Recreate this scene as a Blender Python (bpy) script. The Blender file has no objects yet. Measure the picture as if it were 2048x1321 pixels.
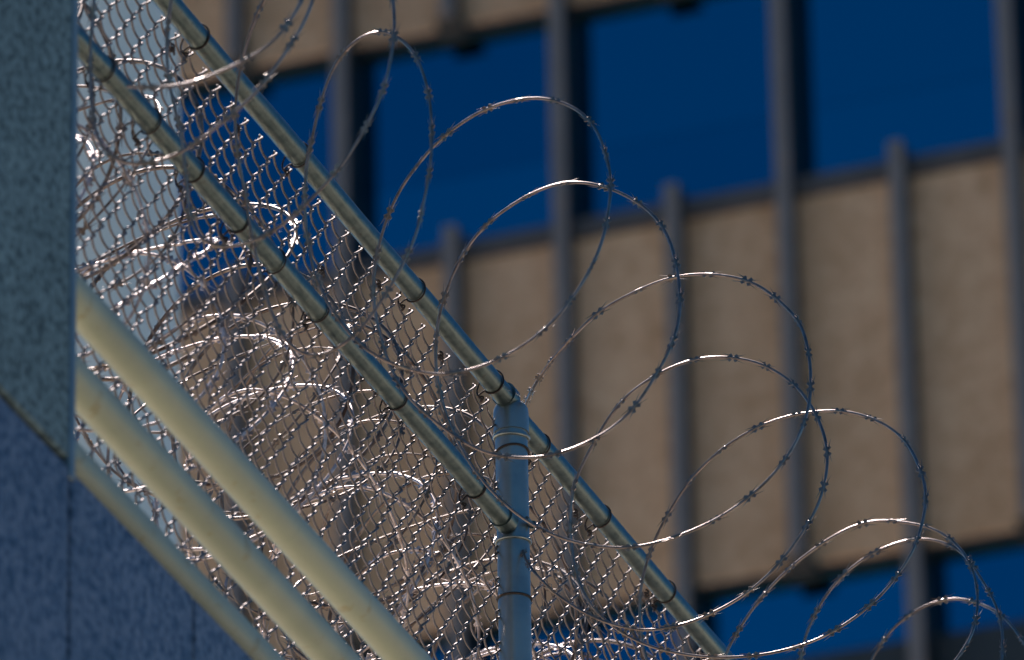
import bpy, math, random
import numpy as np
from mathutils import Vector, Matrix

random.seed(7)
SC = bpy.context.scene
COL = SC.collection
V = Vector

# ------------------------------------------------------------------ camera
PITCH = math.radians(27.0)
ROLL = math.radians(1.1)
FPX = 2048 * 300.0 / 36.0            # focal length in photo pixels
DPOST = 17.07                        # metres to the fence post
cam_d = bpy.data.cameras.new('camera')
cam = bpy.data.objects.new('camera', cam_d)
COL.objects.link(cam)
cam_d.lens = 300; cam_d.sensor_width = 36; cam_d.clip_start = 0.1; cam_d.clip_end = 2000
CAM = V((0, 0, 1.7))
MC = Matrix.Rotation(math.pi/2 + PITCH, 4, 'X') @ Matrix.Rotation(-ROLL, 4, 'Z')
cam.matrix_world = Matrix.Translation(CAM) @ MC
SC.camera = cam
cam_d.dof.use_dof = True
cam_d.dof.focus_distance = DPOST - 0.15
cam_d.dof.aperture_fstop = 5.6
cam_d.dof.aperture_blades = 0

# ------------------------------------------------------------------ light
SUN_AZ = math.radians(14)            # left of straight ahead
SUN_EL = math.radians(56)
w = bpy.data.worlds.new('World'); SC.world = w; w.use_nodes = True
nt = w.node_tree
sky = nt.nodes.new('ShaderNodeTexSky'); sky.sky_type = 'NISHITA'; sky.sun_disc = False
sky.sun_elevation = SUN_EL; sky.sun_rotation = -SUN_AZ
sky.altitude = 1800; sky.air_density = 0.8; sky.dust_density = 0.0; sky.ozone_density = 6.0
tint = nt.nodes.new('ShaderNodeMix'); tint.data_type = 'RGBA'; tint.blend_type = 'MULTIPLY'; tint.inputs[0].default_value = 1
tint.inputs[7].default_value = (.40, .96, 1.10, 1)      # the photograph's saturated, deep blue sky
nt.links.new(sky.outputs[0], tint.inputs[6]); nt.links.new(tint.outputs[2], nt.nodes['Background'].inputs[0])
nt.nodes['Background'].inputs[1].default_value = 0.06
sd = bpy.data.lights.new('sun', 'SUN'); sd.energy = 5.0; sd.angle = math.radians(0.5)
sd.color = (1.0, 0.87, 0.83)
so = bpy.data.objects.new('sun', sd); COL.objects.link(so)
SDIR = V((-math.sin(SUN_AZ)*math.cos(SUN_EL), math.cos(SUN_AZ)*math.cos(SUN_EL), math.sin(SUN_EL)))
so.rotation_euler = SDIR.to_track_quat('Z', 'Y').to_euler()
so.location = (0, 0, 30)
SC.view_settings.view_transform = 'Standard'
SC.view_settings.look = 'None'
SC.view_settings.exposure = 0.5
SC.view_settings.gamma = 1

# ------------------------------------------------------------------ geometry helpers
def ray(px, py):
    v = V(((px-1024)/FPX, -(py-660.5)/FPX, -1.0))
    return (MC.to_3x3() @ v)
def at_depth(px, py, z):                     # point on the pixel's ray at optical depth z
    return CAM + ray(px, py) * z
def on_plane(px, py, p, n):
    r = ray(px, py)
    return CAM + r * ((p - CAM).dot(n) / r.dot(n))
def horiz(az):                               # horizontal unit vector, az from +X towards +Y
    return V((math.cos(az), math.sin(az), 0))
def level_azimuth(p0, a, b, lo, hi):
    """azimuth of the vertical plane through p0 in which the photo line a-b is level"""
    def f(az):
        d = horiz(az); n = V((d.y, -d.x, 0))
        return on_plane(*a, p0, n).z - on_plane(*b, p0, n).z
    flo = f(lo)
    for _ in range(60):
        m = (lo+hi)/2
        if (f(m) > 0) == (flo > 0): lo = m
        else: hi = m
    return (lo+hi)/2

# ------------------------------------------------------------------ mesh helpers
class MB:
    def __init__(s): s.v = []; s.f = []
    def add(s, vs, fs):
        o = len(s.v); s.v += [tuple(x) for x in vs]; s.f += [tuple(i+o for i in f) for f in fs]
    def box(s, c, ax, ay, az, hx, hy, hz, bev=0.0):
        c = V(c)
        if bev <= 0:
            vs = [c+ax*(hx*i)+ay*(hy*j)+az*(hz*k) for i in (-1, 1) for j in (-1, 1) for k in (-1, 1)]
            s.add(vs, [(0,1,3,2),(4,6,7,5),(0,4,5,1),(2,3,7,6),(0,2,6,4),(1,5,7,3)])
            return
        # octagonal-section bevel on all edges (chamfered box)
        vs = []; idx = {}
        for i in (-1, 1):
            for j in (-1, 1):
                for k in (-1, 1):
                    for q in range(3):
                        h = [hx, hy, hz]
                        for r_ in range(3):
                            if r_ != q: h[r_] -= bev
                        idx[(i, j, k, q)] = len(vs)
                        vs.append(c+ax*(h[0]*i)+ay*(h[1]*j)+az*(h[2]*k))
        fs = []
        for sg in (-1, 1):
            fs.append([idx[(sg,a,b,0)] for a, b in ((-1,-1),(1,-1),(1,1),(-1,1))])
            fs.append([idx[(a,sg,b,1)] for a, b in ((-1,-1),(1,-1),(1,1),(-1,1))])
            fs.append([idx[(a,b,sg,2)] for a, b in ((-1,-1),(1,-1),(1,1),(-1,1))])
        for a in (-1, 1):
            for b in (-1, 1):
                fs.append([idx[(a,b,-1,0)], idx[(a,b,1,0)], idx[(a,b,1,1)], idx[(a,b,-1,1)]])
                fs.append([idx[(a,-1,b,0)], idx[(a,1,b,0)], idx[(a,1,b,2)], idx[(a,-1,b,2)]])
                fs.append([idx[(-1,a,b,1)], idx[(1,a,b,1)], idx[(1,a,b,2)], idx[(-1,a,b,2)]])
        for i in (-1, 1):
            for j in (-1, 1):
                for k in (-1, 1):
                    fs.append([idx[(i,j,k,q)] for q in range(3)])
        s.add(vs, fs)
    def tube(s, pts, r, n=8, cap=True, closed=False):
        pts = [V(p) for p in pts]; m = len(pts)
        rr = r if hasattr(r, '__len__') else [r]*m
        tg = []
        for i in range(m):
            a = pts[(i-1) % m] if closed else pts[max(i-1, 0)]
            b = pts[(i+1) % m] if closed else pts[min(i+1, m-1)]
            tg.append((b-a).normalized())
        u = tg[0].orthogonal().normalized(); vs = []
        for i in range(m):
            u = (u - tg[i]*u.dot(tg[i])).normalized(); q = tg[i].cross(u)
            for k in range(n):
                an = 2*math.pi*k/n
                vs.append(pts[i] + (u*math.cos(an)+q*math.sin(an))*rr[i])
        fs = []
        for i in range(m if closed else m-1):
            j = (i+1) % m
            for k in range(n):
                k2 = (k+1) % n
                fs.append((i*n+k, i*n+k2, j*n+k2, j*n+k))
        if cap and not closed:
            fs.append(tuple(range(n-1, -1, -1))); fs.append(tuple((m-1)*n+k for k in range(n)))
        s.add(vs, fs)
    def mesh(s, name, m, smooth=False):
        me = bpy.data.meshes.new(name); me.from_pydata(s.v, [], s.f)
        me.materials.append(m)
        if smooth: me.polygons.foreach_set('use_smooth', [True]*len(me.polygons))
        import bmesh
        b = bmesh.new(); b.from_mesh(me); bmesh.ops.recalc_face_normals(b, faces=b.faces); b.to_mesh(me); b.free()
        me.update(); return me
def smooth_by_angle(me, deg=40):
    import bmesh
    b = bmesh.new(); b.from_mesh(me)
    for e in b.edges:
        e.smooth = not (len(e.link_faces) == 2 and e.calc_face_angle(0) > math.radians(deg))
    for f in b.faces: f.smooth = True
    b.to_mesh(me); b.free()
def link(name, me, parent=None, loc=None, mat=None):
    o = bpy.data.objects.new(name, me); COL.objects.link(o)
    if parent: o.parent = parent
    if mat is not None: o.matrix_basis = mat
    elif loc is not None: o.location = loc
    return o
def part(name, mb, m, parent, smooth=False, angle=None):
    """mesh built in world coordinates; parent Empty sits at parent.location"""
    root = parent
    off = V((0, 0, 0))
    while root is not None:
        off += root.location; root = root.parent
    mb.v = [tuple(V(v)-off) for v in mb.v]
    me = mb.mesh(name, m, smooth)
    if angle: smooth_by_angle(me, angle)
    return link(name, me, parent)
def thing(name, loc, label, cat, group=None):
    o = bpy.data.objects.new(name, None); COL.objects.link(o); o.location = loc
    o.empty_display_size = 0.2
    o['label'] = label; o['category'] = cat
    if group: o['group'] = group
    return o

# ------------------------------------------------------------------ materials
def new_mat(name):
    m = bpy.data.materials.new(name); m.use_nodes = True
    return m, m.node_tree, m.node_tree.nodes['Principled BSDF']
def N(nt, t, **kw):
    n = nt.nodes.new(t)
    for k, v in kw.items():
        if k.startswith('i_'): n.inputs[k[2:].replace('_', ' ')].default_value = v
        else: setattr(n, k, v)
    return n
def ramp(nt, src, stops):
    r = nt.nodes.new('ShaderNodeValToRGB')
    e = r.color_ramp.elements
    while len(e) < len(stops): e.new(0.5)
    for el, (p, c) in zip(e, stops):
        el.position = p; el.color = (*c, 1) if len(c) == 3 else c
    nt.links.new(src, r.inputs[0]); return r
def coords(nt, scale=(1, 1, 1), kind='Object'):
    tc = nt.nodes.new('ShaderNodeTexCoord'); mp = nt.nodes.new('ShaderNodeMapping')
    mp.inputs['Scale'].default_value = scale
    nt.links.new(tc.outputs[kind], mp.inputs[0]); return mp.outputs[0]
def noise_mat(name, stops, scale=10, detail=6, rough=0.5, metal=0.0, bump=0.0, bump_scale=None,
              stretch=(1, 1, 1), rough_var=0.0, spec=0.5, nrough=0.6, bdist=0.002):
    m, nt, b = new_mat(name)
    co = coords(nt, stretch)
    n = N(nt, 'ShaderNodeTexNoise'); n.inputs['Scale'].default_value = scale
    n.inputs['Detail'].default_value = detail; n.inputs['Roughness'].default_value = nrough
    nt.links.new(co, n.inputs['Vector'])
    r = ramp(nt, n.outputs['Fac'], stops)
    nt.links.new(r.outputs[0], b.inputs['Base Color'])
    b.inputs['Metallic'].default_value = metal; b.inputs['Roughness'].default_value = rough
    b.inputs['Specular IOR Level'].default_value = spec
    if rough_var:
        mr = N(nt, 'ShaderNodeMapRange'); nt.links.new(n.outputs['Fac'], mr.inputs[0])
        mr.inputs[1].default_value = 0.3; mr.inputs[2].default_value = 0.7
        mr.inputs[3].default_value = rough-rough_var; mr.inputs[4].default_value = rough+rough_var
        nt.links.new(mr.outputs[0], b.inputs['Roughness'])
    if bump:
        n2 = N(nt, 'ShaderNodeTexNoise'); n2.inputs['Scale'].default_value = bump_scale or scale
        n2.inputs['Detail'].default_value = 4; nt.links.new(co, n2.inputs['Vector'])
        bp = N(nt, 'ShaderNodeBump'); bp.inputs['Strength'].default_value = bump; bp.inputs['Distance'].default_value = bdist
        nt.links.new(n2.outputs['Fac'], bp.inputs['Height']); nt.links.new(bp.outputs[0], b.inputs['Normal'])
    return m

M = {}
M['galv'] = noise_mat('galvanised_tube', [(0.34, (.11, .145, .14)), (0.48, (.145, .185, .175)), (0.60, (.175, .215, .20)), (0.7, (.14, .155, .14))],
                      scale=45, detail=8, rough=0.38, metal=1.0, rough_var=0.06, bump=0.25, bump_scale=60, bdist=.001)
M['post'] = noise_mat('galvanised_post', [(0.3, (.25, .29, .29)), (0.5, (.33, .38, .37)), (0.75, (.40, .44, .42))],
                      scale=9, detail=8, rough=0.36, metal=0.75, rough_var=0.06, bump=0.2, bump_scale=40, bdist=.001)
M['razor'] = noise_mat('razor_tape_steel', [(0.3, (.20, .16, .14)), (0.5, (.30, .245, .225)), (0.72, (.37, .315, .295))],
                       scale=30, detail=4, rough=0.36, metal=0.95, rough_var=0.05)
M['barb'] = noise_mat('razor_barb_steel', [(0.3, (.16, .13, .11)), (0.55, (.27, .23, .20)), (0.75, (.34, .30, .27))],
                      scale=30, detail=4, rough=0.40, metal=0.8)
M['razor_old'] = noise_mat('weathered_razor_tape', [(0.34, (.18, .13, .11)), (0.48, (.50, .43, .41)), (0.62, (.76, .68, .67))],
                       scale=20, detail=4, rough=0.46, metal=0.8, rough_var=0.1)
M['razor_dark'] = noise_mat('tarnished_razor_tape', [(0.36, (.10, .065, .05)), (0.5, (.22, .17, .14)), (0.66, (.36, .31, .28))],
                       scale=18, detail=4, rough=0.5, metal=0.7)
M['wire'] = noise_mat('chain_link_wire', [(0.3, (.15, .132, .125)), (0.55, (.25, .222, .215)), (0.8, (.32, .29, .29))],
                      scale=40, detail=3, rough=0.56, metal=0.95, rough_var=0.06)
M['tie'] = noise_mat('dark_tie_wire', [(0.35, (.030, .024, .022)), (0.6, (.075, .05, .038)), (0.8, (.14, .08, .05))],
                     scale=60, detail=3, rough=0.6, metal=0.3)
def pipe_mat():
    m, nt, b = new_mat('cream_pipe_paint')
    co = coords(nt)
    n = N(nt, 'ShaderNodeTexNoise'); n.inputs['Scale'].default_value = 5; n.inputs['Detail'].default_value = 8
    nt.links.new(co, n.inputs['Vector'])
    r = ramp(nt, n.outputs['Fac'], [(.3, (.37, .40, .28)), (.55, (.44, .47, .33)), (.75, (.40, .43, .31))])
    n2 = N(nt, 'ShaderNodeTexNoise'); n2.inputs['Scale'].default_value = 22; n2.inputs['Detail'].default_value = 5
    nt.links.new(co, n2.inputs['Vector'])
    r2 = ramp(nt, n2.outputs['Fac'], [(.61, (0, 0, 0)), (.70, (1, 1, 1))])
    mx = N(nt, 'ShaderNodeMix', data_type='RGBA'); mx.inputs[7].default_value = (.34, .27, .12, 1)
    mu = N(nt, 'ShaderNodeMath', operation='MULTIPLY'); mu.inputs[1].default_value = .55
    nt.links.new(r2.outputs[0], mu.inputs[0]); nt.links.new(mu.outputs[0], mx.inputs[0])
    nt.links.new(r.outputs[0], mx.inputs[6]); nt.links.new(mx.outputs[2], b.inputs['Base Color'])
    b.inputs['Roughness'].default_value = .42
    bp = N(nt, 'ShaderNodeBump'); bp.inputs['Strength'].default_value = .15; bp.inputs['Distance'].default_value = .001
    nt.links.new(n2.outputs['Fac'], bp.inputs['Height']); nt.links.new(bp.outputs[0], b.inputs['Normal'])
    return m
M['pipe'] = pipe_mat()
def granite(name, c0, c1, c2, rough, scale):
    m, nt, b = new_mat(name)
    co = coords(nt)
    n = N(nt, 'ShaderNodeTexNoise'); n.inputs['Scale'].default_value = scale; n.inputs['Detail'].default_value = 7
    n.inputs['Roughness'].default_value = .66
    vo = N(nt, 'ShaderNodeTexVoronoi'); vo.inputs['Scale'].default_value = scale*1.1
    nb = N(nt, 'ShaderNodeTexNoise'); nb.inputs['Scale'].default_value = 3.0; nb.inputs['Detail'].default_value = 3
    for q in (n, vo, nb): nt.links.new(co, q.inputs['Vector'])
    r = ramp(nt, n.outputs['Fac'], [(.41, c0), (.475, c1), (.56, c2)])
    sp = ramp(nt, vo.outputs['Distance'], [(.10, (.45, .45, .45)), (.34, (1, 1, 1))])
    mx = N(nt, 'ShaderNodeMix', data_type='RGBA', blend_type='MULTIPLY'); mx.inputs[0].default_value = .55
    nt.links.new(r.outputs[0], mx.inputs[6]); nt.links.new(sp.outputs[0], mx.inputs[7])
    br = ramp(nt, nb.outputs['Fac'], [(.3, (.8, .8, .8)), (.7, (1.1, 1.1, 1.1))])
    m2 = N(nt, 'ShaderNodeMix', data_type='RGBA', blend_type='MULTIPLY'); m2.inputs[0].default_value = .8
    nt.links.new(mx.outputs[2], m2.inputs[6]); nt.links.new(br.outputs[0], m2.inputs[7])
    nt.links.new(m2.outputs[2], b.inputs['Base Color'])
    b.inputs['Roughness'].default_value = rough
    bp = N(nt, 'ShaderNodeBump'); bp.inputs['Strength'].default_value = .4; bp.inputs['Distance'].default_value = .0015
    nt.links.new(n.outputs['Fac'], bp.inputs['Height']); nt.links.new(bp.outputs[0], b.inputs['Normal'])
    return m
M['granite_teal'] = granite('flamed_green_granite', (.05, .085, .09), (.145, .225, .225), (.23, .335, .34), .75, 72)
M['granite_blue'] = granite('polished_blue_granite', (.03, .05, .085), (.105, .14, .20), (.20, .235, .29), .42, 62)
M['trim'] = noise_mat('blue_grey_trim', [(.3, (.14, .21, .25)), (.7, (.20, .28, .31))], scale=8, rough=.4)
M['joint'] = noise_mat('dark_joint_sealant', [(.3, (.010, .010, .012)), (.7, (.02, .02, .022))], scale=20, rough=.8)
M['concrete'] = noise_mat('plain_concrete', [(.3, (.30, .28, .25)), (.7, (.40, .38, .34))], scale=3, rough=.85)
def aggregate_mat():
    m, nt, b = new_mat('exposed_aggregate_panel')
    co = coords(nt)
    n = N(nt, 'ShaderNodeTexNoise'); n.inputs['Scale'].default_value = 9; n.inputs['Detail'].default_value = 10; n.inputs['Roughness'].default_value = .8
    nb = N(nt, 'ShaderNodeTexNoise'); nb.inputs['Scale'].default_value = 1.1; nb.inputs['Detail'].default_value = 4
    co2 = coords(nt, (1, 1, .35)); nt.links.new(co, n.inputs['Vector']); nt.links.new(co2, nb.inputs['Vector'])
    r = ramp(nt, n.outputs['Fac'], [(.36, (.54, .32, .18)), (.5, (.74, .47, .29)), (.64, (.86, .60, .39))])
    r2 = ramp(nt, nb.outputs['Fac'], [(.32, (.80, .76, .70)), (.5, (.95, .95, .93)), (.7, (1.05, 1.04, 1.04))])
    mx = N(nt, 'ShaderNodeMix', data_type='RGBA', blend_type='MULTIPLY'); mx.inputs[0].default_value = .9
    nt.links.new(r.outputs[0], mx.inputs[6]); nt.links.new(r2.outputs[0], mx.inputs[7])
    oi = nt.nodes.new('ShaderNodeObjectInfo')
    r3 = ramp(nt, oi.outputs['Random'], [(0, (.88, .87, .86)), (1, (1.08, 1.06, 1.03))])
    m3 = N(nt, 'ShaderNodeMix', data_type='RGBA', blend_type='MULTIPLY'); m3.inputs[0].default_value = 1
    nt.links.new(mx.outputs[2], m3.inputs[6]); nt.links.new(r3.outputs[0], m3.inputs[7])
    nt.links.new(m3.outputs[2], b.inputs['Base Color']); b.inputs['Roughness'].default_value = .9
    bp = N(nt, 'ShaderNodeBump'); bp.inputs['Strength'].default_value = .5; bp.inputs['Distance'].default_value = .01
    nt.links.new(n.outputs['Fac'], bp.inputs['Height']); nt.links.new(bp.outputs[0], b.inputs['Normal'])
    return m
M['panel'] = aggregate_mat()
M['sill'] = noise_mat('sill_metal', [(.3, (.10, .09, .085)), (.7, (.14, .125, .12))], scale=4, rough=.6, metal=.2)
M['fin_cap'] = noise_mat('fin_face_lit', [(.3, (.24, .20, .18)), (.7, (.29, .245, .22))], scale=4, rough=.5, metal=.2)  # fin fronts coloured lighter, as the sky light catches them
M['fin_shade'] = noise_mat('fin_side_shade', [(.3, (.018, .022, .026)), (.7, (.028, .032, .036))], scale=4, rough=.6)  # shade on the fin sides painted dark; soffits and brackets share it
def glass_mat():
    m, nt, b = new_mat('blue_reflective_glass')
    b.inputs['Base Color'].default_value = (.001, .30, .48, 1)
    b.inputs['Metallic'].default_value = 1.0; b.inputs['Roughness'].default_value = .06
    b.inputs['Specular Tint'].default_value = (.1, .35, .9, 1)
    oi = nt.nodes.new('ShaderNodeObjectInfo')
    rr = ramp(nt, oi.outputs['Random'], [(0, (.001, .255, .42)), (1, (.001, .34, .52))])
    nt.links.new(rr.outputs[0], b.inputs['Base Color'])
    co = coords(nt); n = N(nt, 'ShaderNodeTexNoise'); n.inputs['Scale'].default_value = .8; nt.links.new(co, n.inputs['Vector'])
    bp = N(nt, 'ShaderNodeBump'); bp.inputs['Strength'].default_value = .1; bp.inputs['Distance'].default_value = .02
    nt.links.new(n.outputs['Fac'], bp.inputs['Height']); nt.links.new(bp.outputs[0], b.inputs['Normal'])
    return m
M['glass'] = glass_mat()
M['pane_reflection'] = noise_mat('grey_green_reflection', [(.3, (.035, .042, .045)), (.7, (.05, .055, .058))], scale=2, rough=.6)  # reflection of a building in the glass, painted as flat colour
M['column'] = noise_mat('pale_column_paint', [(.3, (.76, .84, .79)), (.7, (.83, .89, .84))], scale=1.5, rough=.55)
M['bounce_paving'] = noise_mat('pale_bounce_paving', [(.3, (.58, .50, .38)), (.7, (.68, .60, .46))], scale=.4, rough=.9)  # pale surface of the added, unseen bounce areas
M['ground'] = noise_mat('dark_asphalt', [(.3, (.04, .04, .042)), (.7, (.06, .06, .062))], scale=.4, rough=.9)

# ------------------------------------------------------------------ ground
g = MB(); g.add([(-400, -400, 0), (400, -400, 0), (400, 400, 0), (-400, 400, 0)], [(0, 1, 2, 3)])
go = link('ground', g.mesh('ground', M['ground'])); go['kind'] = 'structure'
g = MB(); g.add([(-24, 9, .004), (9, 9, .004), (13, 29.9, .004), (-24, 29.9, .004)], [(0, 1, 2, 3)])
go = link('bounce_pavement', g.mesh('bounce_pavement', M['bounce_paving'])); go['kind'] = 'structure'  # added out of view to bounce sunlight up onto the pipes
g = MB(); g.add([(-70, 30, .008), (80, 30, .008), (80, 140, .008), (-70, 140, .008)], [(0, 1, 2, 3)])
go = link('bounce_plaza', g.mesh('bounce_plaza', M['bounce_paving'])); go['kind'] = 'structure'  # added out of view to bounce warm light onto the facade

# ------------------------------------------------------------------ far office building
DB = 60.0
UP = V((0, 0, 1))
pb = at_depth(1350, 700, DB)
# sill line (832,506)-(2010,288) of the photo is level on the facade
azb = level_azimuth(pb, (832, 507), (2010, 283), math.radians(-45), math.radians(-2))
be = horiz(azb); bn = V((be.y, -be.x, 0))
if bn.dot(CAM-pb) < 0: bn = -bn
def bp_(px, py): 
    p = on_plane(px, py, pb, bn); return (p-pb).dot(be), p.z
half = (bp_(2030, 400)[0] - bp_(690, 400)[0]) / 6
s_fin0 = bp_(1137, 450)[0]                # a fin that runs through the upper window
z_sill = bp_(1450, 390)[1]                # top of the middle spandrel
z_bot = bp_(1700, 1118)[1]                # its lower edge
z_top = bp_(800, 78)[1]                   # lower edge of the spandrel above
storey = z_top - z_bot
bld = thing('office_building', (pb.x, pb.y, 0), 'tall brown office block with blue glass bands and dark fins, blurred behind the fence', 'building')
RECESS = 0.15
def facade_box(mb, s0, s1, z0, z1, y0, y1, bev=0):      # y: out of the facade plane towards the viewer
    c = pb + be*((s0+s1)/2) + bn*((y0+y1)/2); c.z = (z0+z1)/2
    mb.box(c, be, bn, UP, (s1-s0)/2, (y1-y0)/2, (z1-z0)/2, bev)
k0, k1 = -9, 11
nfl0 = -int(z_bot/storey); 
levels = range(-3, 3)
SPL = {-3: .62, -2: .62, -1: 1.15, 0: .62, 1: .62, 2: .62}
def srange(k): return s_fin0 + k*half
core = MB(); facade_box(core, srange(k0)-.3, srange(k1)+.3, 0.02, z_top + 3*storey, -9, -RECESS-.05)
part('wall', core, M['concrete'], bld)
for L in levels:
    zt = z_sill + L*storey; zb = z_bot + L*storey; zw = zt - 0   # window above spandrel L runs zt .. zb+storey
    for k in range(k0, k1):
        jz = random.uniform(-.01, .01)
        mb = MB(); facade_box(mb, srange(k)+.03, srange(k+1)-.03, zb, zt-.14, -.30, .0 + random.uniform(0, .012), .012)
        part('spandrel_panel', mb, M['panel'], bld)
    mb = MB(); facade_box(mb, srange(k0), srange(k1), zt-.137, zt, -RECESS, .05); part('sill', mb, M['sill'], bld)
    mb = MB(); facade_box(mb, srange(k0), srange(k1), zb-.05, zb-.003, -RECESS, -.01); part('soffit', mb, M['fin_shade'], bld)
    par = L % 2
    for k in range(k0, k1):
        if (k + par) % 2 == 0:
            # one pane per bay between two running fins
            s0, s1 = srange(k), srange(k+2)
            if k+2 > k1: s1 = srange(k1)
            z0 = zt+.003; z1 = zb+storey-.053
            mb = MB(); facade_box(mb, s0+.05, s1-.05, z0+SPL[L], z1, -RECESS-.02, -RECESS+.03)
            pn = part('pane', mb, M['glass'], bld)
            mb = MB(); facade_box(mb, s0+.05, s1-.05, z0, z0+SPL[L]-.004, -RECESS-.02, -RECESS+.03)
            part('pane', mb, M['glass'] if L != -1 else M['pane_reflection'], bld)  # one level's lower panes carry the painted reflection
    for k in range(k0, k1+1):
        s = srange(k)
        runs = (k + par) % 2 == 0       # this fin continues up through the window above
        wdt = .058
        zlo = zb - (.16 if not ((k + par + 1) % 2 == 0) else -.0)
        zhi = zt + .075
        wb = MB(); facade_box(wb, s-wdt+.012, s+wdt-.012, zb, zhi, -.02, .165); web = part('fin', wb, M['fin_shade'], bld)
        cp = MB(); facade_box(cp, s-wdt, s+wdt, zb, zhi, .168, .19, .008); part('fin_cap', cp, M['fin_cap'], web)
        if runs:
            zb2 = zb + storey
            wb = MB(); facade_box(wb, s-wdt+.012, s+wdt-.012, zhi+.002, zb2-.003, -RECESS, .165); web = part('fin', wb, M['fin_shade'], bld)
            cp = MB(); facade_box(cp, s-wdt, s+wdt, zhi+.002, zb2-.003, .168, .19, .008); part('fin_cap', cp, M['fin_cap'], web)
            br = MB()   # dark pointed bracket under the fin that stops
        else:
            br = MB()
        if runs:
            # the fin at this place stops at the bottom of this spandrel: pointed dark bracket
            c = pb + be*s; z = zb-.003
            pts = []
            for sx in (-.1, .1):
                for (yy, zz) in ((-.005, z), (.16, z), (.09, z-.08), (-.005, z-.12)):
                    p = c + be*sx + bn*yy; p.z = zz; pts.append(p)
            br.add(pts, [(0,1,2,3),(7,6,5,4),(0,4,5,1),(1,5,6,2),(2,6,7,3),(3,7,4,0)])
            part('bracket', br, M['fin_shade'], bld)

# ------------------------------------------------------------------ pale round column behind the fence
DC = 32.0
pr = at_depth(358, 450, DC); pl_ = at_depth(60, 450, DC)
rad = (pr-pl_).length/2; pc = (pr+pl_)/2; 
colm = thing('round_column', (pc.x, pc.y, 0), 'pale grey-blue round column standing behind the mesh, beside the granite corner', 'column')
mb = MB(); zs = [0.35, 3, 6, 9, 12, 15, 18, 21, 24.0, 27, 30]
mb.tube([(pc.x, pc.y, z) for z in zs], rad, 64); part('shaft', mb, M['column'], colm, angle=40)
mb = MB(); mb.tube([(pc.x, pc.y, 0.01), (pc.x, pc.y, .346)], rad*1.3, 64); part('base', mb, M['concrete'], colm, angle=40)

# ------------------------------------------------------------------ chain link fence
P0 = at_depth(1022, 840, DPOST)                     # post axis near its top
RA, RB = (327, 0), (1440, 1306)                     # the top rail in the photo
azf = level_azimuth(P0, RA, RB, math.radians(45), math.radians(85))
fd = horiz(azf); fn = V((fd.y, -fd.x, 0))           # fn points to the viewer's side
if fn.dot(CAM-P0) < 0: fn = -fn
z_rail = (on_plane(*RA, P0, fn).z + on_plane(*RB, P0, fn).z)/2
m0, m1 = on_plane(143, 68, P0, fn), on_plane(985, 1012, P0, fn)
print('fence az', math.degrees(azf), 'bld az', math.degrees(azb), 'rail z', z_rail, 'mid', m0.z, m1.z, 'half', half, 'storey', storey)
def fp(s, z, off=0.0):
    p = P0 + fd*s + fn*off; return V((p.x, p.y, z))
def fs_(px, py, off=0.0):
    p = on_plane(px, py, P0+fn*off, fn); return (p-P0).dot(fd), p.z
s_left = fs_(0, -380)[0] - .4
s_right = fs_(1440, 1306)[0] + 3.0
R_RAIL = 0.0215; R_POST = 0.0325
FZ0 = z_rail - 1.62                                  # bottom of the mesh
fence = thing('chain_link_fence', fp(0, FZ0-.25), 'galvanised chain link fence with two sloping tube rails and one upright blue-grey post', 'fence')
# posts
def fence_post(s, fence):
    mb = MB(); mb.tube([fp(s, z) for z in (FZ0-.25, FZ0+.2, FZ0+.7, z_rail-.06, z_rail-.012)], R_POST, 40)
    po = part('post', mb, M['post'], fence, angle=40)
    # domed cap with the rail eye
    mb = MB(); prof = [(z_rail-.060, .0355), (z_rail-.018, .0355), (z_rail-.006, .0345), (z_rail+.004, .029), (z_rail+.011, .018), (z_rail+.014, .004)]
    mb.tube([fp(s, z) for z, r in prof], [r for z, r in prof], 40)
    cap = part('post_cap', mb, M['post'], po, angle=50)
    mb = MB(); c = fp(s, z_rail+.016)
    mb.tube([c + (fd*-1*math.cos(a)*.018 + UP*math.sin(a)*.024) + fd*-.002 for a in np.linspace(-.3, math.pi+.3, 16)], .0052, 8)
    part('cap_loop', mb, M['post'], po, smooth=True)
    for zz, rr, mt in ((z_rail-.069, .0032, 'post'), (z_rail-.105, .0022, 'tie'), (z_rail-.30, .0028, 'post'), (z_rail-.425, .0022, 'tie'), (z_rail-.75, .0022, 'tie'), (z_rail-1.1, .0022, 'tie')):
        tilt = random.uniform(-.010, .010); ph = random.uniform(0, 6)
        mb = MB(); mb.tube([fp(s, zz) + (fd*math.cos(a)+fn*math.sin(a))*(R_POST+rr*.8) + UP*(tilt*math.cos(a-ph)) for a in np.linspace(0, 2*math.pi, 40, endpoint=False)], rr, 6, closed=True)
        part('band' if mt == 'post' else 'tie_wire', mb, M[mt], fence, smooth=True)
    return po
fence_post(0, fence)
fence_post(3.4, fence)
fence_post(-4.4, fence)
# rails: segments that butt on the post
zR = z_rail
def rail(sa, sb, z0, z1, name='rail'):
    n = 14
    mb = MB(); mb.tube([fp(sa+(sb-sa)*i/n, z0+(z1-z0)*i/n + .0015*math.sin(i*1.7)) for i in range(n+1)], R_RAIL, 32)
    return part(name, mb, M['galv'], fence, angle=40)
rail(s_left, -.010, zR+.004, zR+.010)
rail(.028, s_right, zR-.010, zR+.002)
sm0, sm1 = (m0-P0).dot(fd), (m1-P0).dot(fd)
zm = lambda s: m0.z + (m1.z-m0.z)*(s-sm0)/(sm1-sm0)
rail(s_left, -.030, zm(s_left), zm(-.03))
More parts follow.
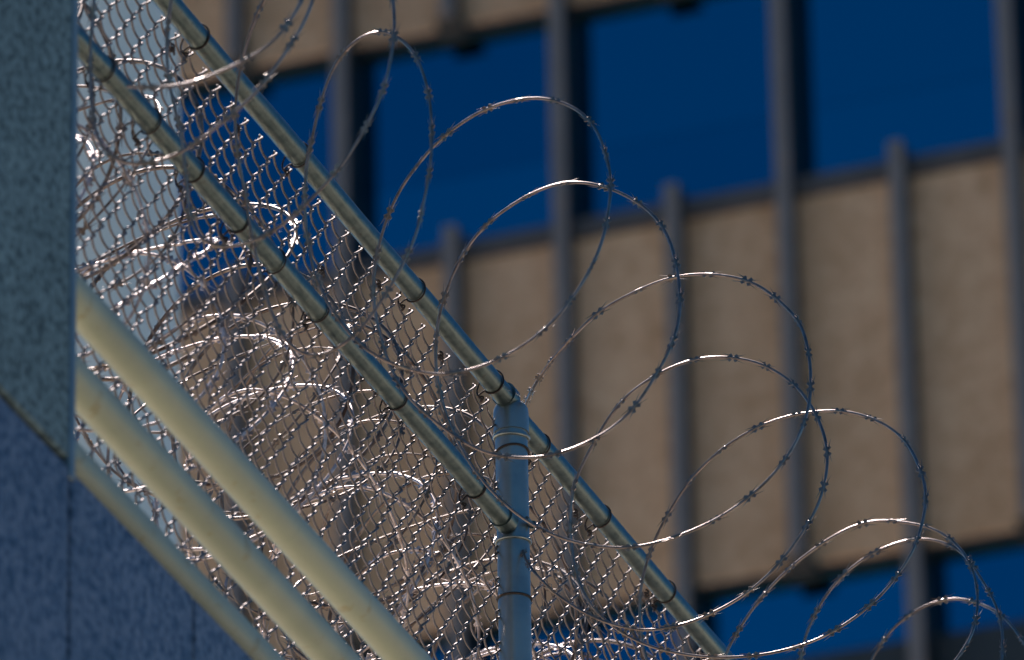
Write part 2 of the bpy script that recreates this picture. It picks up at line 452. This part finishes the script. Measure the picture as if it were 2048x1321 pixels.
# rail-end fitting of the lower rail
mb = MB(); e = fp(-.036, zm(-.036)); mb.tube([e, e-fd*.035], .0255, 24); part('rail_end', mb, M['galv'], fence, angle=40)
mb = MB(); e = fp(-.02, zm(-.036)+.002, .035); mb.tube([e-fd*.012+fn*.006, e+fd*.022+fn*.006], .0045, 8); mb.tube([e+fd*.018+fn*.006, e+fd*.024+fn*.006], .009, 6); part('bolt', mb, M['galv'], fence, angle=40)
mb = MB(); mb.tube([fp(-.012, zR+.012) , fp(-.040, zR+.012)], .0255, 24); part('rail_end', mb, M['galv'], fence, angle=40)
# woven wire: every upright zigzag wire is an object of its own
W = 0.0705; WR = 0.0023; OFF = -(R_RAIL + .0075)
def strand_mesh(phase, jit):
    n_per = int((z_rail - .032 - FZ0)/W); pts = []
    res = 16
    A = W/4 + .0042; B = .0048
    tot = n_per*res
    for i in range(tot+1):
        t = 2*math.pi*i/res + phase
        # rounded triangle wave so the legs run straight and turn sharply
        c = math.cos(t); x = A*(1.0*math.asin(max(-1, min(1, .985*c)))/math.asin(.985))
        sn = math.sin(t)
        y = B*math.tanh(2.2*sn) if sn > 0 else -.0070*abs(sn)**.9     # front leg lies flat, back leg bows away
        z = -W*i/res
        lean = jit*math.sin(i*.05)
        pts.append(V((x+lean, y, z)))
    mb = MB(); mb.tube(pts, WR, 6)
    # twisted end knuckle at the top
    k0_ = pts[0]
    me = mb.mesh('chain_wire', M['wire'], True)
    return me
variants = {}
for ph in (0, 1):
    for v in range(3):
        variants[(ph, v)] = strand_mesh(math.pi*ph, (v-1)*.0012)
n0 = int(math.floor(s_left/(W/2))); n1 = int(math.ceil((fs_(1440, 1306)[0]+.55)/(W/2)))
print('strands', n1-n0)
rotm = Matrix((( fd.x, fn.x, 0, 0), (fd.y, fn.y, 0, 0), (0, 0, 1, 0), (0, 0, 0, 1)))
for k in range(n0, n1):
    s = k*W/2
    o = link('chain_wire', variants[(k % 2, random.randrange(3))], fence)
    p = fp(s, z_rail+.000, OFF + .004*math.sin(k*.21)) - fence.location
    o.matrix_basis = Matrix.Translation(p) @ rotm @ Matrix.Rotation(random.uniform(-.01, .01), 4, 'Y')
# rail ties
def tie(s, z, R, down, name='tie_wire'):
    c = fp(s, z); pts = []
    n = 22; a0 = math.radians(-160); a1 = math.radians(120)
    for i in range(n):
        a = a0 + (a1-a0)*i/(n-1)
        pts.append(c + fn*math.cos(a)*(R+.0022) + UP*math.sin(a)*(R+.0022) + fd*(.018*(.5-i/n)))
    tail = c + fn*(OFF-.002) + UP*(-R-down) + fd*.004
    pts = [tail + fd*.006 + UP*.004, tail + fn*.006, tail - fd*.006 + UP*.006, tail + UP*.010] + pts[1:]
    pts += [c + fn*(OFF-.004) + UP*(-R*.6), c+fn*(OFF+.002) + UP*(-R-down*.8) - fd*.004]
    # smooth
    q = catmull(pts, 4)
    mb = MB(); mb.tube(q, .0018, 6)
    k = tail
    mb.tube([k + V((math.cos(a)*.0048*fd.x, math.cos(a)*.0048*fd.y, math.sin(a)*.006)) + fn*(.004*math.sin(2*a)+.005) for a in np.linspace(0, 6*math.pi, 30)], .0019, 5)
    part(name, mb, M['tie'], fence, smooth=True)
def catmull(p, n, closed=False):
    out = []; m = len(p)
    for i in range(m-1):
        a, b, c, d = p[max(i-1, 0)], p[i], p[i+1], p[min(i+2, m-1)]
        for j in range(n):
            t = j/n
            out.append(.5*((2*b) + (c-a)*t + (2*a-5*b+4*c-d)*t*t + (3*b-a-3*c+d)*t*t*t))
    out.append(p[-1]); return out
for px, py in ((395, 85), (597, 315), (828, 590), (985, 772), (1078, 868), (1200, 1018), (1330, 1180)):
    s, z = fs_(px, py)
    tie(s, zR-.010+.012*s/s_right if s > 0 else zR+.010-.006*s/s_left, R_RAIL, .011)
for px, py in ((205, 135), (298, 245), (385, 345), (475, 440), (548, 530), (635, 622), (792, 800), (950, 975)):
    s, z = fs_(px, py); tie(s, zm(s), R_RAIL, random.uniform(.008, .018))
# parapet under the fence (below the picture)
par_ = thing('parapet_wall', fp(0, 0), 'concrete parapet wall under the chain link fence, out of view below it', 'wall')
mb = MB(); c = fp((s_left+s_right)/2, (FZ0-.25)/2); mb.box(c, fd, fn, UP, (s_right-s_left)/2, .14, (FZ0-.25)/2 - .005, .01)
part('wall', mb, M['concrete'], par_)

# ------------------------------------------------------------------ razor wire
def barb_mesh(mt):
    mb = MB(); x, y, z = V((1, 0, 0)), V((0, 1, 0)), V((0, 0, 1))
    # crimped collar round the core wire
    mb.tube([(-.011, 0, 0), (-.009, 0, 0), (.009, 0, 0), (.011, 0, 0)], [.0032, .0040, .0040, .0032], 8)
    for sx in (-1, 1):
        for sy in (-1, 1):
            a = V((sx*.001, sy*.0032, 0)); b = V((sx*.009, sy*.0034, 0)); c = V((sx*.013, sy*.0062, 0)); tip = V((sx*.033, sy*.0105, sy*sx*.002))
            d = V((sx*.007, sy*.0095, 0))
            t = V((0, 0, .0008))
            vs = [a+t, b+t, c+t, d+t, tip, a-t, b-t, c-t, d-t]
            fs = [(0,1,2,3), (8,7,6,5), (0,3,8,5), (1,4,2), (6,7,4), (1,6,4), (2,4,7), (2,7,8,3), (0,5,6,1)]
            mb.add(vs, fs)
    return mb.mesh('barb', mt)
BARB = {k: barb_mesh(M[k]) for k in ('barb', 'razor_old')}
for v_ in BARB['razor_old'].vertices: v_.co = (v_.co.x*1.1, v_.co.y*1.25, v_.co.z*1.5)
def resample(pts, step):
    P = [pts[0]]; acc = 0; 
    L = [0]
    for a, b in zip(pts, pts[1:]): L.append(L[-1] + (b-a).length)
    n = int(L[-1]/step); out = []; j = 0
    for i in range(n+1):
        t = i*step
        while j < len(L)-2 and L[j+1] < t: j += 1
        f = (t-L[j])/max(1e-9, L[j+1]-L[j]); out.append(pts[j].lerp(pts[j+1], f))
    return out
def razor_coil(name, pts, axis_pt, label, mt='razor', bt='barb', step=.009, bstep=.092, tw=0.0, rad=.0030, group=None, visible=None):
    root = thing(name, V(pts[len(pts)//2]), label, 'razor wire', group)
    q = resample(pts, step)
    mb = MB(); mb.tube(q, rad, 8)
    part('core_wire', mb, M[mt], root, smooth=True)
    # barbs
    per = bstep/step; i = per/2; cnt = 0; spill = MB()
    inv = root.location
    while i < len(q)-2:
        k = int(i); p = q[k]; t = (q[k+1]-q[k-1]).normalized() if k > 0 else (q[1]-q[0]).normalized()
        rel = p-axis_pt; radial = rel - fd*rel.dot(fd); radial = (radial - t*radial.dot(t)).normalized()
        ang = tw + random.gauss(0, .35)
        lat = Matrix.Rotation(ang, 3, t) @ radial
        nz = t.cross(lat)
        m4 = Matrix(((t.x, lat.x, nz.x, 0), (t.y, lat.y, nz.y, 0), (t.z, lat.z, nz.z, 0), (0, 0, 0, 1)))
        sc = random.uniform(.8, 1.02)
        mm = Matrix.Translation(p - inv) @ m4 @ Matrix.Scale(sc, 4)
        if cnt < 300:
            o = link('barb', BARB[bt], root, mat=mm)
        else:                                  # beyond the first 300 the barbs become one joined part
            spill.add([mm @ v.co for v in BARB[bt].vertices], [tuple(f.vertices) for f in BARB[bt].polygons])
        cnt += 1
        i += per*random.uniform(.85, 1.15)
    if spill.v:
        sp_ = link('barbs', spill.mesh('barbs', M[bt]), root); sp_['kind'] = 'stuff'
    print(name, 'len', round(len(q)*step, 1), 'barbs', cnt)
    return root

# --- the tall open coil along the top rail, traced loop by loop -----------
R_COIL = 0.30; OFFC = R_COIL + .045
TR = [  # None rows separate; 'T'/'B' mark loop tops and bottoms
('B',-2.5,254,173),(318,176),(381,168),(445,143),(477,127),(540,92),(582,38),(604,0),(625,-90),(600,-230),('T',-2,500,-320),(360,-300),(250,-200),(195,-50),(180,150),(192,270),(216,311),
(248,329),('B',-1.5,286,331),(334,318),(366,305),(413,270),(461,232),(515,184),(556,127),(598,64),(620,16),(648,-90),(620,-210),('T',-1,550,-260),(450,-220),(370,-100),(343,0),(337,38),(332,95),(337,153),(346,207),(359,248),(370,330),(378,420),(388,467),(413,490),
('B',-.5,445,498),(509,483),(560,455),(611,410),(668,350),(707,296),(735,248),(767,181),(780,127),(789,64),(786,0),(765,-90),('T',0,700,-160),(620,-130),(555,-50),(528,0),(502,57),(483,121),(474,178),(470,222),(470,270),(477,318),(486,366),(500,450),(520,550),(552,650),(588,702),
('B',.5,628,718),(670,700),(711,672),(749,622),(775,584),(807,527),(835,464),(848,400),(859,350),(864,286),(862,223),(856,178),(845,143),(831,108),(808,83),(786,67),('T',1,761,60),(735,67),(707,83),(681,111),(665,137),(649,178),(634,232),(624,280),(614,321),(609,382),(612,450),(622,520),(648,595),(692,660),(737,705),(768,721),(806,736),
('B',1.5,860,750),(886,751),(931,743),(969,732),(1013,712),(1045,694),(1096,654),(1125,623),(1166,565),(1191,518),(1210,464),(1218,416),(1223,368),(1220,340),(1210,302),(1194,261),(1169,230),(1138,210),(1102,199),('T',2,1065,195),(1025,202),(977,216),(929,242),(869,289),(843,321),(812,359),(783,413),(772,441),(762,473),(753,514),(746,549),(746,591),(754,648),(764,690),(783,745),(812,790),(855,832),(897,864),(940,893),(982,910),
('B',2.5,1035,917),(1075,916),(1110,910),(1152,896),(1200,873),(1228,855),(1261,825),(1294,780),(1315,745),(1336,709),(1354,660),(1361,614),(1358,563),(1348,507),(1333,466),(1307,430),(1271,402),(1230,381),(1184,367),('T',3,1148,364),(1113,368),(1077,381),(1041,399),(1010,420),(982,440),(950,473),(924,511),(905,549),(893,581),(880,623),(873,661),(870,705),(873,750),(880,785),(893,835),(915,885),(948,940),(982,982),(1025,1022),(1067,1051),(1110,1072),(1152,1086),
('B',3.5,1225,1097),(1260,1096),(1300,1090),(1341,1078),(1402,1055),(1435,1038),(1482,1008),(1529,968),(1567,926),(1595,879),(1614,832),(1620,794),(1622,747),(1616,700),(1605,655),(1590,632),(1568,611),(1542,588),(1512,568),(1471,555),('T',4,1425,549),(1384,549),(1333,558),(1287,576),(1240,599),(1205,619),(1182,637),(1140,680),(1099,727),(1067,775),(1050,812),(1036,870),(1026,950),(1030,1030),(1042,1090),(1060,1134),(1100,1180),(1145,1212),(1195,1240),
('B',4.5,1270,1261),(1294,1262),(1341,1256),(1388,1243),(1435,1222),(1482,1196),(1529,1158),(1567,1118),(1604,1067),(1633,1020),(1647,977),(1655,935),(1655,897),(1644,855),(1623,813),(1604,785),(1576,759),(1539,735),(1491,719),('T',5,1444,714),(1402,716),(1360,728),(1327,742),(1280,771),(1242,803),(1214,841),(1182,896),(1152,955),(1142,998),(1139,1040),(1142,1083),(1148,1134),(1165,1185),(1200,1232),(1250,1270),(1310,1297),(1400,1314),
('B',5.5,1473,1315),(1520,1311),(1567,1302),(1623,1285),(1670,1262),(1717,1231),(1764,1189),(1802,1142),(1830,1095),(1844,1048),(1853,1001),(1849,963),(1835,926),(1816,888),(1783,857),(1741,836),(1694,823),('T',6,1651,822),(1604,827),(1548,841),(1501,862),(1459,888),(1412,926),(1374,968),(1341,1020),(1313,1071),(1294,1123),(1282,1170),(1278,1217),(1285,1290),(1310,1360),(1370,1430),(1480,1465),
('B',6.5,1580,1470),(1750,1440),(1850,1390),(1915,1316),(1938,1283),(1952,1245),(1956,1203),(1952,1161),(1938,1123),(1915,1090),(1877,1062),(1839,1050),(1792,1043),('T',7,1755,1041),(1712,1050),(1670,1071),(1633,1095),(1595,1123),(1553,1161),(1529,1189),(1501,1222),(1473,1269),(1449,1311),(1440,1400),(1470,1490),(1560,1545),
('B',7.5,1680,1560),(1850,1520),(1950,1430),(2000,1340),(2006,1297),(2004,1255),(1995,1217),(1976,1180),(1952,1142),(1929,1109),(1896,1088),(1858,1078),('T',8,1825,1078),(1788,1088),(1750,1104),(1712,1128),(1675,1161),(1647,1198),(1623,1241),(1609,1278),(1600,1321),(1600,1400),(1640,1500),(1740,1580),
('B',8.5,1860,1600),(2000,1540),(2080,1450),(2095,1380),(2075,1325),(2046,1283),(2023,1250),(1999,1227),(1962,1208),(1924,1198),('T',9,1896,1197),(1858,1208),(1821,1227),(1783,1259),(1759,1292),(1741,1321),(1725,1400),(1750,1500),(1830,1600),('B',9.5,1950,1650)]
# height of the coil axis: solved so that tops and bottoms sit one radius above and below it
def s_at_height(px, py, z):
    r = ray(px, py); p = CAM + r*((z-CAM.z)/r.z); return (p-P0).dot(fd), (p-P0).dot(fn)
anch = [(i, r_) for i, r_ in enumerate(TR) if isinstance(r_[0], str)]
best = None
for zc in np.arange(z_rail-.3, z_rail+.4, .01):
    us = [s_at_height(r_[2], r_[3], zc+(R_COIL if r_[0] == 'T' else -R_COIL))[1] for i, r_ in anch if -1 < r_[1] < 6.2]
    e = abs(sum(us)/len(us) - OFFC)
    if best is None or e < best[0]: best = (e, zc)
ZC = best[1]
ss = [s_at_height(r_[2], r_[3], ZC+(R_COIL if r_[0] == 'T' else -R_COIL))[0] for i, r_ in anch]
print('coil axis dz', ZC-z_rail, 'anchor s', [round(x, 2) for x in ss])
print('u', [round(s_at_height(r_[2], r_[3], ZC+(R_COIL if r_[0] == 'T' else -R_COIL))[1], 2) for i, r_ in anch])
# keep the measured pitch but even it out
kk = [r_[1] for i, r_ in anch]
a_, b_ = np.polyfit(kk[2:18], ss[2:18], 1)
sv = [.55*x + .45*(a_*k+b_) for x, k in zip(ss, kk)]
for i in range(1, len(sv)): sv[i] = max(sv[i], sv[i-1]+.04)
pts = []
flat = [(r_[2], r_[3]) if isinstance(r_[0], str) else r_ for r_ in TR]
for (ia, ra), (ib, rb), sa, sb in zip(anch, anch[1:], sv, sv[1:]):
    seg = flat[ia:ib+1]; L = [0]
    for p, q in zip(seg, seg[1:]): L.append(L[-1]+math.hypot(q[0]-p[0], q[1]-p[1]))
    for (px, py), l in list(zip(seg, L))[:-1]:
        f = l/L[-1]; f = f + .0*math.sin(2*math.pi*f)
        pts.append(on_plane(px, py, P0 + fd*(sa+(sb-sa)*f), fd))
for i, p in enumerate(pts):                    # this stretch runs down behind the post
    if flat[i] in ((1050,812),(1036,870),(1026,950),(1030,1030)):
        pts[i] = p + (p-CAM).normalized()*.34
    elif flat[i] in ((1067,775),(1099,727),(1042,1090)):
        pts[i] = p + (p-CAM).normalized()*(.17 if flat[i][0] != 1099 else .07)
us = [(p-P0).dot(fn) for p in pts]; print('coil u range', min(us), max(us))
def smooth_path(p, it):
    for _ in range(it):
        p = [p[0]] + [(p[i-1]+2*p[i]+p[i+1])/4 for i in range(1, len(p)-1)] + [p[-1]]
    return p
pts = smooth_path(resample(catmull(pts, 6), .02), 3)
axA = P0 + fn*OFFC; axA.z = ZC
coilA = razor_coil('razor_wire_coil', pts, axA, 'large open razor wire coil looping over the top rail against the blue windows', bstep=.088)
# small clips that hold the loops to the mesh
for px, py in ((745, 572), (870, 715), (1140, 1030), (462, 262), (1282, 1190), (332, 100), (632, 545)):
    s, z = fs_(px, py, OFF); c = fp(s, z, OFF+.012)
    mb = MB()
    mb.tube([c + (fd*math.cos(a)+fn*.6*math.sin(a))*.0065 + UP*(.0011*a-.01) for a in np.linspace(0, 5*math.pi, 34)], .0022, 5)
    part('wire_clip', mb, M['tie'], coilA, smooth=True)

# --- the second, closer coil hanging behind the mesh ----------------------
def helix_coil(center_px, off, r, pitch, sa, sb, tilt, seed, squash=1.0, z_j=.01, phase=0.0):
    rnd = random.Random(seed)
    c0 = on_plane(*center_px, P0+fn*off, fn); zc = c0.z
    n_per = 64; tot = int((sb-sa)/pitch*n_per); out = []
    nl = tot//n_per + 3
    tl = [tilt*(1 if i % 2 else -1)*rnd.uniform(.1, 1.7) for i in range(nl)]
    ts = [rnd.gauss(0, pitch*.22) for i in range(nl)]; tz = [rnd.gauss(0, z_j) for i in range(nl)]; tr = [r*rnd.uniform(.90, 1.04) for i in range(nl)]
    for i in range(tot):
        q = i/n_per; k = int(q); f = q-k; f2 = f*f*(3-2*f)
        L_ = lambda a: a[k]*(1-f2)+a[k+1]*f2
        al = 2*math.pi*q + phase
        s = sa + pitch*q + L_(ts) + L_(tl)*math.sin(al)
        rr = L_(tr)
        p = P0 + fd*s + fn*(off + rr*squash*math.cos(al)); p.z = zc + rr*math.sin(al) + L_(tz)
        out.append(p)
    ax = P0 + fn*off; ax.z = zc
    return out, ax
ptsB, axB = helix_coil((475, 775), -.34, .275, .27, s_left+.1, s_right-1.6, .13, 3, z_j=.028)
razor_coil('razor_wire_coil', ptsB, axB, 'bright weathered razor wire coil hanging behind the chain link mesh', mt='razor_dark', bt='barb', bstep=.135, tw=.6, rad=.0040)
ptsC, axC = helix_coil((455, 790), -.33, .262, .23, s_left+.2, s_right-1.6, .22, 11, phase=2.0)
razor_coil('razor_wire_coil', ptsC[::-1], axC, 'thinner dark razor wire coil tangled inside the bright one behind the mesh', mt='razor_dark', bt='barb', bstep=.13, tw=-.5, rad=.0026)

ptsD, axD = helix_coil((395, 880), -.30, .24, .20, s_left+.1, s_right-2.2, .20, 29, phase=1.0, z_j=.03)
razor_coil('razor_wire_coil', ptsD, axD, 'lowest tangled razor wire coil, seen in the gaps between the cream pipes', mt='razor_old', bt='razor_old', bstep=.10, tw=.2, rad=.0032)

# ------------------------------------------------------------------ granite corner and pipes in front
DW = 14.6
PW = at_depth(420, 900, DW)
azw = level_azimuth(PW, (150, 600), (770, 1271), math.radians(40), math.radians(88))
wd = horiz(azw); wn = V((wd.y, -wd.x, 0))
if wn.dot(CAM-PW) < 0: wn = -wn
def wp(px, py, off=0):
    p = on_plane(px, py, PW+wn*off, wn); return (p-PW).dot(wd), p.z
print('wall az', math.degrees(azw))
OW = .13                                              # wall face stands proud of the pipes
s_end = wp(141, 500, OW)[0]
z_j = wp(70, 858, OW)[1]; z_j2 = wp(400, 1216, OW)[1]; print('joint z', z_j, z_j2)
s_j1 = wp(140, 1150, OW)[0]; s_j2 = wp(389, 1270, OW)[0]
pitchw = s_j2 - s_j1
gw = thing('granite_wall', (PW.x, PW.y, 0), 'speckled granite-clad corner wall at the left edge, teal above a dark joint and blue below', 'wall')
def wbox(mb, s0, s1, z0, z1, o0, o1, bev=0):
    c = PW + wd*((s0+s1)/2) + wn*((o0+o1)/2); c.z = (z0+z1)/2
    mb.box(c, wd, wn, UP, (s1-s0)/2, (o1-o0)/2, (z1-z0)/2, bev)
mb = MB(); wbox(mb, s_end-3.6, s_end-.012, z_j+.004, z_j+3.2, -.36, OW-.034); part('backing', mb, M['joint'], gw)
JW = .0045
x0 = s_end
for i in range(3):
    x1 = x0 - 1.2
    mb = MB(); wbox(mb, x1+JW, x0-(JW if i else 0), z_j+.010, z_j+1.9, OW-.032, OW, .004)
    part('granite_panel', mb, M['granite_teal'], gw).__setitem__('label', 'teal rough granite panel')
    mb = MB(); wbox(mb, x1+JW, x0-(JW if i else 0), z_j+1.909, z_j+3.2, OW-.032, OW, .004)
    part('granite_panel', mb, M['granite_teal'], gw).__setitem__('label', 'teal rough granite panel')
    x0 = x1
mb = MB(); wbox(mb, s_end-.011, s_end+.0, z_j+.006, z_j+3.2, -.36, OW-.036, .003); part('end_panel', mb, M['granite_teal'], gw)
mb = MB(); wbox(mb, s_end-3.6, s_end+3.6, 0.01, z_j-.006, .062, OW-.034); part('backing', mb, M['joint'], gw)
for i in range(-5, 6):
    a = s_j1 + i*pitchw
    for j in range(3):
        z1 = z_j-.004 - j*1.4; z0 = z1-1.4+.008
        mb = MB(); wbox(mb, a+JW, a+pitchw-JW, z0, z1, OW-.032, OW-.001, .003)
        part('granite_panel', mb, M['granite_blue'], gw).__setitem__('label', 'blue polished granite panel')
mb = MB(); wbox(mb, s_end+.0005, s_end+.024, z_j-.022, z_j+3.2, OW-.10, OW+.002, .003); part('corner_trim', mb, M['trim'], gw)
# pipes
RP = .034
rails_px = [(460, 936), (390, 1020), (345, 1142)]
pr_ = thing('pipe_railing', V((PW.x, PW.y, z_j)), 'railing of three thick cream-yellow painted pipes slanting down beside the granite corner', 'railing')
for i, (px, py) in enumerate(rails_px):
    s, z = wp(px, py)
    n = 40; sa, sb = s_end-.03 if i else s_end-.03, s_end+3.4
    mb = MB(); mb.tube([PW + wd*(sa+(sb-sa)*q/n) + UP*(z - PW.z) + wn*0 for q in range(n+1)], RP, 40)
    po = part('pipe', mb, M['pipe'], pr_, angle=40)
    # faint weld seams
    for sx in (.40, 1.25, 2.1):
        c = PW + wd*(s_end + sx + .22*i); c = V((c.x, c.y, z))
        mb = MB(); mb.tube([c + (wn*math.cos(a)+UP*math.sin(a))*(RP-.0007) for a in np.linspace(0, 2*math.pi, 40, endpoint=False)], .0013, 6, closed=True)
        part('weld_seam', mb, M['pipe'], po, smooth=True)
for sx in (2.2, 3.3):
    s, z = wp(*rails_px[0])
    c = PW + wd*(s_end+sx) - wn*(RP+.03)
    mb = MB(); mb.tube([V((c.x, c.y, z_j-.4)), V((c.x, c.y, z+.06))], .028, 24); part('stanchion', mb, M['pipe'], pr_, angle=40)
